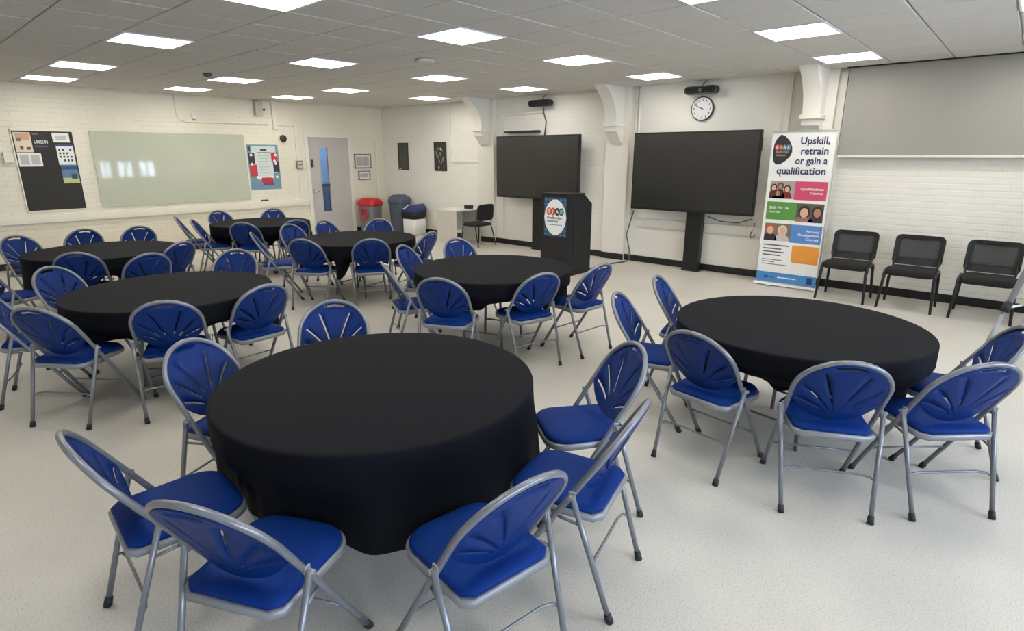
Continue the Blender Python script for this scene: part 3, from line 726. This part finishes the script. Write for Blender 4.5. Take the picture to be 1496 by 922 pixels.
lo = [(-2.672, 1.80), (-2.665, 1.90), (-2.635, 1.975), (-2.59, 2.018), (-2.545, 2.005), (-2.48, 1.945), (-2.438, 1.865), (-2.43, 1.80), (-2.45, 1.74), (-2.50, 1.685), (-2.56, 1.64), (-2.615, 1.635), (-2.65, 1.67), (-2.667, 1.73)]
pr('logo_oval', lo, (48, 46, 46))
for i, (ch, col) in enumerate((('R', (214, 92, 62)), ('I', (150, 84, 60)), ('A', (120, 120, 116)), ('E', (70, 140, 160)))):
    x = -2.622 + .047 * i; pr('logo_disc', [(x + .028 * cos(q), 1.855 + .038 * sin(q)) for q in [2 * pi * z / 14 for z in range(14)]], col, 2 + .3 * i)
    text(ch, .05, (x - BX, -.004, 1.838), (1, 0, 0), (0, 0, 1), M['white'], t, align='CENTER')
bt('Redbridge', .04, -2.63, 1.785, (196, 176, 160), 'LEFT', width=.15); bt('Institute', .04, -2.63, 1.745, (196, 176, 160), 'LEFT', width=.12)
NAVY = (44, 52, 92)
for s, z, w in (('Upskill,', 1.895, .345), ('retrain', 1.767, .325), ('or gain a', 1.645, .385), ('qualification', 1.515, .60)): bt(s, .128, -1.99, z, NAVY, 'RIGHT', .0022, w)
PINK, GRN, BLU, ORG = (206, 74, 108), (88, 148, 66), (88, 136, 198), (226, 150, 58)
def people(x0, x1, z0, z1, bgc, folk):
    pr('photo', rc(x0, x1, z0, z1), bgc)
    for fx, fz, r, hair, skin, top in folk:
        cx_, cz_ = x0 + fx * (x1 - x0), z0 + fz * (z1 - z0)
        cut = lambda poly: [(min(max(x, x0), x1), min(max(z, z0), z1)) for x, z in poly]
        pr('photo_figure', cut([(cx_ + 1.9 * r * cos(q), z0 + max(0, (cz_ - r * .8 - z0)) * sin(q)) for q in [pi * i / 10 for i in range(11)]]), top, 2)
        pr('photo_figure', cut([(cx_ + 1.22 * r * cos(q), cz_ + .1 * r + 1.35 * r * sin(q)) for q in [2 * pi * i / 14 for i in range(14)]]), hair, 3)
        pr('photo_figure', cut([(cx_ + .8 * r * cos(q), cz_ - .1 * r + 1.05 * r * sin(q)) for q in [2 * pi * i / 14 for i in range(14)]]), skin, 4)
SK1, SK2, DK = (216, 172, 146), (178, 126, 98), (44, 34, 32)
people(-2.655, -2.336, 1.193, 1.424, (168, 160, 150), [(.16, .62, .034, DK, SK1, (90, 40, 52)), (.42, .70, .034, (60, 44, 40), SK2, (66, 46, 50)), (.70, .55, .036, DK, SK1, (120, 36, 46)), (.34, .30, .036, (50, 36, 34), SK2, (96, 44, 56))])
pr('colour_block', rc(-2.336, -1.945, 1.184, 1.424), PINK); bt('Qualifications', .046, -1.985, 1.315, None, 'RIGHT', .0008, .28); bt('Courses', .046, -1.985, 1.262, None, 'RIGHT', .0008)
pr('colour_block', rc(-2.667, -2.283, .91, 1.15), GRN); bt('Skills For Life', .048, -2.63, 1.055, None, 'LEFT', .0008, .25); bt('courses', .044, -2.63, 1.004, None, 'LEFT', .0006)
people(-2.283, -1.952, .90, 1.143, (96, 84, 74), [(.30, .52, .062, DK, SK1, (150, 110, 100)), (.78, .55, .055, (40, 38, 44), SK2, (44, 48, 66))])
people(-2.66, -2.318, .625, .86, (120, 108, 96), [(.22, .62, .052, (188, 92, 62), SK1, (44, 42, 50)), (.68, .60, .052, (220, 200, 168), SK1, (196, 190, 180))])
pr('colour_block', rc(-2.318, -1.938, .616, .86), BLU)
for s, z in (('Personal', .765), ('Development', .715), ('Courses', .662)): bt(s, .047, -1.965, z, None, 'RIGHT', .0008)
for i, (w, z) in enumerate(((.33, .555), (.24, .505), (.28, .462), (.24, .418), (.26, .355), (.17, .325), (.33, .292))):
    pr('small_print', rc(-2.65, -2.65 + w, z, z + (.016 if i < 4 else .010)), (88, 88, 92))
pr('colour_block', [(-2.25, .345), (-1.935, .345), (-1.935, .583), (-2.275, .583), (-2.275, .385), (-2.268, .358)], ORG)
pr('footer_block', rc(-2.70, -1.925, .055, .185), (70, 132, 192)); pr('emblem', rc(-2.60, -2.54, .10, .135), (40, 84, 140), 2); pr('emblem', rc(-2.04, -1.97, .075, .165), (36, 60, 104), 2)
pr('small_print', rc(-2.42, -2.18, .115, .13), (214, 226, 240), 2); pr('small_print', rc(-2.52, -2.46, .112, .124), (40, 84, 140), 2)

# roller projection screen
t = thing('projection_screen', 'grey roller projection screen pulled down on the right wall', 'screen', (0, 0, 0))
MB().box(-1.955, 1.2, 8.575, 8.581, 1.755, ZC - .005).build('screen_fabric', M['roller'], t)
MB().box(-1.965, 1.21, 8.565, 8.592, 1.725, 1.757, c=.006).build('bottom_bar', M['desk'], t)
MB().box(-1.99, 1.24, 8.55, 8.62, ZC - .014, ZC).build('casing', M['blackp'], t)

# ------------------------------------------------------------------ things on the whiteboard wall (local: Y along the wall, X out)
def wallbox(name, m, parent, y0, y1, z0, z1, x0=0.0, x1=.006, c=0): return MB().box(XW + x0, XW + x1, y0, y1, z0, z1, c=c).build(name, m, parent)
t = thing('pinboard', 'charcoal felt pinboard with papers at the left end of wall', 'board', (0, 0, 0))
wallbox('felt', M['pin'], t, 1.757, 2.53, .895, 2.125, .0, .018)
b = MB()
for a in ((1.742, 1.76, .88, 2.14), (2.527, 2.545, .88, 2.14), (1.742, 2.545, .88, .897), (1.742, 2.545, 2.122, 2.14)): b.box(XW, XW + .022, *a)
b.build('frame', M['trunk'], t)
def sheet(label, cat, y0, y1, z0, z1, m, x=.0185):
    q = thing('pinned_sheet', label, cat, (0, 0, 0), 0, 'papers on the pinboard'); wallbox('paper', m, q, y0, y1, z0, z1, x, x + .003); return q
TY_ = (0, 1, 0); TZ_ = (0, 0, 1)
q = sheet('pale orange poster at the pinboard top left corner', 'poster', 1.775, 1.985, 1.80, 2.10, C8(222, 206, 178))
wallbox('artwork', C8(204, 160, 124), q, 1.80, 1.97, 1.98, 2.085, .0215, .0225); wallbox('artwork', C8(116, 112, 100), q, 1.80, 1.86, 1.965, 2.02, .0225, .0232); wallbox('artwork', C8(96, 76, 60), q, 1.83, 1.87, 1.84, 1.89, .0215, .0225); wallbox('artwork', C8(96, 76, 60), q, 1.91, 1.96, 1.84, 1.88, .0215, .0225)
q = sheet('black poster with white letters on the pinboard', 'poster', 1.995, 2.205, 1.815, 2.105, C8(38, 36, 36))
text('UNISON', .075, (XW + .0215, 2.015, 1.935), TY_, TZ_, M['white'], q, bold=.001, width=.17)
wallbox('small_print', C8(90, 90, 88), q, 2.02, 2.18, 1.88, 1.90, .0215, .0222); wallbox('small_print', C8(130, 128, 124), q, 2.01, 2.08, 2.07, 2.08, .0215, .0222)
q = sheet('white two-page notice below the posters on the pinboard', 'paper', 1.775, 2.07, 1.585, 1.79, M['paper'])
for y in (1.80, 1.935): wallbox('small_print', C8(186, 182, 172), q, y, y + .11, 1.615, 1.765, .0215, .0222)
q = sheet('white sheet at the top of the pinboard right column', 'paper', 2.258, 2.48, 1.955, 2.10, M['paper']); wallbox('artwork', C8(196, 192, 184), q, 2.30, 2.44, 1.99, 2.06, .0215, .0222)
q = sheet('white chart with rows of dark pictograms on the pinboard', 'poster', 2.28, 2.505, 1.608, 1.925, M['paper'])
wallbox('heading_band', C8(62, 72, 120), q, 2.28, 2.505, 1.895, 1.925, .0215, .0225)
for i in range(4):
    for j in range(4):
        if (i + j) % 5: wallbox('pictogram', C8(60, 50, 50), q, 2.305 + i * .048, 2.33 + i * .048, 1.66 + j * .055, 1.69 + j * .055, .0215, .0222)
q = sheet('blue and yellow poster at the bottom of the pinboard right column', 'poster', 2.292, 2.51, 1.312, 1.604, C8(92, 122, 160))
wallbox('artwork', C8(190, 196, 140), q, 2.292, 2.51, 1.33, 1.40, .0215, .0222); wallbox('artwork', C8(52, 74, 116), q, 2.292, 2.51, 1.53, 1.58, .0215, .0222); wallbox('artwork', C8(210, 196, 96), q, 2.292, 2.51, 1.312, 1.328, .0215, .0222); wallbox('artwork', C8(60, 76, 70), q, 2.41, 2.49, 1.38, 1.46, .0222, .0229)

t = thing('glass_whiteboard', 'wide pale green glass writing board on steel studs', 'whiteboard', (0, 0, 0))
wallbox('glass_panel', M['glass'], t, 2.76, 5.315, .893, 2.145, .02, .028, .002)
for y in (2.80, 4.04, 5.27):
    for z in (.935, 2.10): MB().tube([(XW, y, z), (XW + .036, y, z)], .016, 12).build('stud', M['alu'], t)
o = thing('magnet', 'small grey magnet near the right edge of glass board', 'magnet', (XW + .029, 5.19, 1.90)); MB().tube([(0, 0, 0), (.012, 0, 0)], .02, 12).build('disc', C8(190, 190, 176), o)

t = thing('poster', 'teal poster with red and black panels right of the glass board', 'poster', (0, 0, 0))
wallbox('sheet', C8(112, 150, 158), t, 5.362, 6.008, 1.072, 1.962, .0, .004)
def art(nm, y0, y1, z0, z1, col, lay=1): return wallbox(nm, C8(*col), t, y0, y1, z0, z1, .003, .004 + .001 * lay)
art('white_panel', 5.44, 5.95, 1.40, 1.93, (206, 214, 208)); art('white_panel', 5.52, 5.86, 1.28, 1.40, (206, 214, 208))
art('heading', 5.63, 5.76, 1.84, 1.88, (56, 60, 60), 2); art('heading', 5.56, 5.84, 1.795, 1.815, (110, 116, 116), 2)
for i in range(7): art('small_print', 5.57, 5.57 + (.24, .2, .22, .18, .24, .16, .2)[i], 1.74 - i * .055, 1.748 - i * .055, (150, 156, 152), 2)
art('dark_panel', 5.375, 5.50, 1.58, 1.80, (52, 44, 58), 2); art('red_panel', 5.38, 5.53, 1.34, 1.57, (196, 52, 66), 2)
art('red_panel', 5.845, 5.98, 1.63, 1.81, (196, 52, 66), 2); art('dark_panel', 5.87, 6.0, 1.42, 1.62, (52, 44, 58), 2); art('red_panel', 5.60, 5.84, 1.20, 1.31, (190, 48, 60), 2); art('purple_panel', 5.63, 5.84, 1.155, 1.20, (120, 64, 120), 2)
for y, z in ((5.43, 1.76), (5.43, 1.58), (5.52, 1.32), (5.57, 1.30), (5.82, 1.33), (5.91, 1.64), (5.93, 1.59), (5.93, 1.32), (5.94, 1.76)):
    MB().prism([(y + .028 * cos(a), z + .028 * sin(a)) for a in [2 * pi * i / 10 for i in range(10)]], 'x', XW + .004, XW + .0075).build('icon', M['white'], t)
art('blue_band', 5.42, 5.62, 1.10, 1.19, (120, 136, 178), 2); art('corner_mark', 5.38, 5.43, 1.84, 1.93, (52, 74, 84), 2)

# small fittings on the whiteboard wall
t = thing('alarm_bell', 'round dark brown alarm bell between the poster and the door', 'bell', (XW, 6.13, 2.09))
MB().tube([(0, 0, 0), (.035, 0, 0)], .085, 20).build('back_plate', M['doorframe'], t); MB().loft([[(x, r * cos(a), r * sin(a)) for a in [2 * pi * i / 20 for i in range(20)]] for x, r in ((.03, .075), (.06, .072), (.08, .05), (.088, .02))]).build('dome', M['bell'], t)
t = thing('switch_panel', 'grey double switch panel left of the grey door', 'switch', (XW + .032, 6.435, 1.56)); MB().box(0, .035, -.075, .075, -.085, .085, c=.006).build('plate', C8(128, 120, 108), t)
for z in (.038, -.038): MB().box(.034, .042, -.055, .055, z - .028, z + .028, c=.003).build('switch_button', C8(196, 190, 176), t)
for nm, lb, y0, y1, z0, z1, nn in (('notice_frame', 'larger grey framed notice beside the door, upper of two', 7.83, 8.285, 1.455, 1.785, 2), ('notice_frame', 'smaller grey framed notice beside the door, lower of two', 7.91, 8.24, 1.19, 1.40, 1)):
    t = thing(nm, lb, 'notice', (0, 0, 0), 0, 'framed notices by the door'); b = MB(); k = .028
    for a in ((y0, y0 + k, z0, z1), (y1 - k, y1, z0, z1), (y0, y1, z0, z0 + k), (y0, y1, z1 - k, z1)): b.box(XW, XW + .022, *a)
    b.build('frame', C8(140, 134, 124), t); wallbox('sheet', M['paper'], t, y0 + .02, y1 - .02, z0 + .02, z1 - .02, 0, .010)
    for i in range(nn): w = (y1 - y0 - .1) / nn; wallbox('small_print', C8(176, 172, 166), t, y0 + .05 + i * w, y0 + .04 + (i + 1) * w, z0 + .06, z1 - .06, .009, .0115)
tag(MB().tube([(XW + .012, 4.152, ZC), (XW + .012, 4.155, 2.46), (XW + .012, 4.20, 2.38), (XW + .012, 4.29, 2.35), (XW + .012, 5.85, 2.355)], .011, 8).build('conduit', M['trunk']), 'cream conduit pipe bending down from ceiling above the glass board', 'pipe')
tag(MB().tube([(XW + .012, 6.05, 2.35), (XW + .012, 6.395, 2.345)], .011, 8).build('conduit', M['trunk']), 'short horizontal cream conduit above the alarm bell', 'pipe')
tag(MB().box(XW, XW + .045, 5.95, 6.045, 2.26, ZC, c=.004).build('cable_trunking', M['trunk']), 'vertical cream trunking from the ceiling above the alarm bell', 'trunking')
tag(MB().box(XW, XW + .03, 6.40, 6.47, .84, 2.36, c=.003).build('cable_trunking', M['trunk']), 'tall vertical cream trunking between the bell and the grey door', 'trunking')
tag(MB().box(XW, XW + .05, 8.40, 8.52, 0.105, 2.05, c=.004).build('cable_trunking', M['trunk']), 'broad vertical cream trunking in the corner behind the bins', 'trunking')
tag(MB().box(XW, XW + .03, 5.58, 5.625, 2.34, 2.385, c=.004).build('conduit_box', M['trunk']), 'small square joint box on the horizontal conduit', 'box')
t = thing('motion_sensor', 'small white motion sensor high above the glass board', 'sensor', (XW, 4.44, 2.43)); MB().box(0, .05, -.035, .035, -.03, .075, c=.012).build('housing', M['white'], t); MB().box(.02, .054, -.028, .028, -.05, -.028, c=.006).build('lens', C8(150, 144, 130), t)
t = thing('wall_speaker', 'grey wedge speaker hanging high on wall below the ceiling', 'speaker', (XW, 5.66, 2.66)); MB().prism([(0, -.14), (0, .14), (.05, .14), (.12, .12), (.09, -.14)], 'y', -.07, .07).build('housing', C8(186, 178, 160), t); MB().box(.0, .02, -.03, .03, .13, .155).build('bracket', C8(150, 146, 136), t)
t = thing('wall_sensor', 'tiny dark round sensor beside the wall speaker', 'sensor', (XW, 5.80, 2.64)); MB().tube([(0, 0, 0), (.03, 0, 0)], .022, 12).build('housing', C8(60, 56, 52), t)
t = thing('junction_box', 'cream junction box on a pipe left of the pinboard', 'box', (XW, 1.66, 1.72)); MB().box(0, .06, -.06, .06, -.08, .08, c=.01).build('housing', M['trunk'], t); MB().tube([(.02, -.05, 0), (.02, -3.0, 0)], .013, 8).build('pipe', M['trunk'], t)
t = thing('wall_socket', 'small dark socket strip on the dado trunking below the poster', 'socket', (XW + .03, 5.60, .858)); MB().box(-.02, .02, -.07, .07, -.018, .012, c=.004).build('housing', C8(70, 66, 58), t)

# ------------------------------------------------------------------ things on the screen wall
for lb, x0, x1, col, sp in (('dark green plain picture, nearest the corner on the screen wall', -11.285, -10.92, (74, 76, 66), 0), ('dark framed picture with pale specks between corner and first pier', -10.0, -9.61, (56, 54, 50), 1)):
    t = thing('picture', lb, 'picture', (0, 0, 0), 0, 'pictures on the screen wall'); b = MB(); z0, z1 = 1.42, 2.03
    for a in ((x0, x0 + .015, z0, z1), (x1 - .015, x1, z0, z1), (x0, x1, z0, z0 + .015), (x0, x1, z1 - .015, z1)): b.box(a[0], a[1], YW - .022, YW, a[2], a[3])
    b.build('frame', C8(48, 48, 44), t); MB().box(x0 + .01, x1 - .01, YW - .012, YW, z0 + .01, z1 - .01).build('print', C8(*col), t)
    if sp:
        rnd = random.Random(3)
        for i in range(16):
            px, pz, r = x0 + .05 + rnd.random() * .29, z0 + .06 + rnd.random() * .42, .012 + rnd.random() * .02
            MB().prism([(px + r * cos(a), pz + 1.5 * r * sin(a)) for a in [2 * pi * k / 7 for k in range(7)]], 'y', YW - .0135, YW - .011).build('speck', C8(150, 144, 134), t)
        MB().prism([(-9.79 + .025 * cos(a), 1.89 + .025 * sin(a)) for a in [2 * pi * k / 8 for k in range(8)]], 'y', YW - .0138, YW - .011).build('speck', M['white'], t)
    else: MB().box(x0, x0 + .1, YW - .014, YW - .01, z0 - .0, z0 + .03).build('caption_strip', M['paper'], t)
tag(MB().box(-9.475, -9.445, YW - .02, YW, 1.64, ZC, c=.003).build('cable_trunking', M['trunkw']), 'thin vertical trunking between the speckled picture and the first pier', 'trunking')
tag(MB().box(-9.445, -8.59, YW - .025, YW, 1.61, 1.645, c=.003).build('cable_trunking', M['trunkw']), 'thin horizontal trunking running to the first pier', 'trunking')
b = MB(); b.box(-7.96, -7.92, YW - .03, YW, .2, 2.54, c=.003); b.box(-7.92, -6.95, YW - .03, YW, 2.50, 2.54, c=.003)
tag(b.build('cable_trunking', M['trunkw']), 'L-shaped cream trunking framing the wall above the lectern-side screen', 'trunking')
tag(MB().box(-7.83, -6.99, YW - .10, YW - .004, 2.165, 2.20, c=.006).build('sound_bar', M['blackp']), 'long thin black bar on the wall just above lectern-side screen', 'bar')
tag(MB().tube([(-5.00, YW - .02, ZC), (-5.00, YW - .02, .75)], .016, 8).build('conduit', M['trunkw']), 'cream conduit nearest the middle pier, floor-to-ceiling', 'pipe')
tag(MB().tube([(-4.94, YW - .02, ZC), (-4.94, YW - .02, .75)], .016, 8).build('conduit', M['trunkw']), 'cream conduit nearest the clock-side screen, floor-to-ceiling', 'pipe')
tag(MB().box(-2.70, -2.63, YW - .05, YW, .105, ZC, c=.004).build('cable_trunking', M['trunkw']), 'vertical cream trunking rising behind the banner', 'trunking')
tag(MB().box(-2.06, -1.985, YW - .03, YW, .105, ZC - .04, c=.003).build('cable_trunking', M['trunkw']), 'flat vertical white batten between the banner and the roller screen', 'trunking')
tag(MB().tube([(-4.93, YW - .04, .86), (-4.96, YW - .07, .72), (-5.02, YW - .09, .45), (-4.93, YW - .12, .2), (-4.92, YW - .14, .03), (-4.95, YW - .25, .012), (-5.02, YW - .5, .012), (-5.02, YW - .75, .012)], .011, 8).build('power_cable', M['cable']), 'dark cable dropping to the floor between the lectern and clock-side screen', 'cable')
tag(MB().tube([(-3.6, 8.52, .86), (-3.4, 8.55, .80), (-3.15, 8.56, .79), (-2.95, 8.58, .86)], .008, 6).build('power_cable', M['cable']), 'black cable drooping under the clock-side screen', 'cable')
pts = [(-2.93, YW - .04, .80), (-2.93, YW - .05, .72), (-2.97, YW - .07, .63), (-2.95, YW - .07, .585), (-2.91, YW - .07, .60), (-2.90, YW - .07, .64)]
tag(MB().tube(pts, .008, 6).build('hanging_plug_lead', M['cable']), 'short black lead looping from the trunking beside the banner', 'cable')
b = MB(); b.box(-4.88, -4.78, YW - .07, YW - .05, .63, .70, c=.004)
tag(b.build('wall_socket', M['white']), 'white double socket on the trunking beside the dark floor cable', 'socket')

# ceiling fittings
t = thing('smoke_detector', 'small dark round detector on the ceiling near the whiteboard wall', 'detector', (-8.56, 3.46, ZC)); MB().loft([[(r * cos(a), r * sin(a), z) for a in [2 * pi * i / 20 for i in range(20)]] for z, r in ((-.004, .06), (-.03, .055), (-.05, .03))]).build('housing', C8(96, 90, 82), t)
t = thing('smoke_detector', 'flat white round detector on the ceiling in the middle', 'detector', (-5.48, 4.66, ZC)); MB().loft([[(r * cos(a), r * sin(a), z) for a in [2 * pi * i / 24 for i in range(24)]] for z, r in ((-.004, .11), (-.025, .105), (-.04, .06))]).build('housing', M['tile'], t)

# easel legs at the right edge: two telescopic legs of a flip-chart stand whose board is outside the picture
t = thing('easel', 'silver telescopic easel legs with black clamps at the right frame edge', 'easel', (0, 0, 0))
A1, F1 = Vector((.262, 6.55, 1.56)), Vector((-.095, 6.05, 0)); A2, F2 = Vector((.50, 6.95, 1.56)), Vector((.06, 6.45, 0)); A3, F3 = Vector((.40, 6.8, 1.56)), Vector((.75, 7.6, 0))
for a, f in ((A1, F1), (A2, F2), (A3, F3)):
    q = a - f; m_ = f + q * .335
    lg = MB().tube([f, m_ + q * .02], .015, 10).build('leg', M['rim'], t)
    MB().tube([m_, a], .024, 10).build('upper_tube', M['rim'], lg); MB().tube([m_ - q * .022, m_ + q * .028], .032, 10).build('clamp', M['rubber'], lg)
MB().tube([A1, A3, A2], .03, 8).build('head_bar', M['rubber'], t)
k1, k2 = F1 + (A1 - F1) * .335, F2 + (A2 - F2) * .335
MB().tube([k1, k2], .012, 6).build('brace', M['alu'], t)
MB().box(.0, .9, 6.55, 6.57, 1.55, 2.2).build('flip_chart_board', M['white'], t).location = (.30, .45, .01)
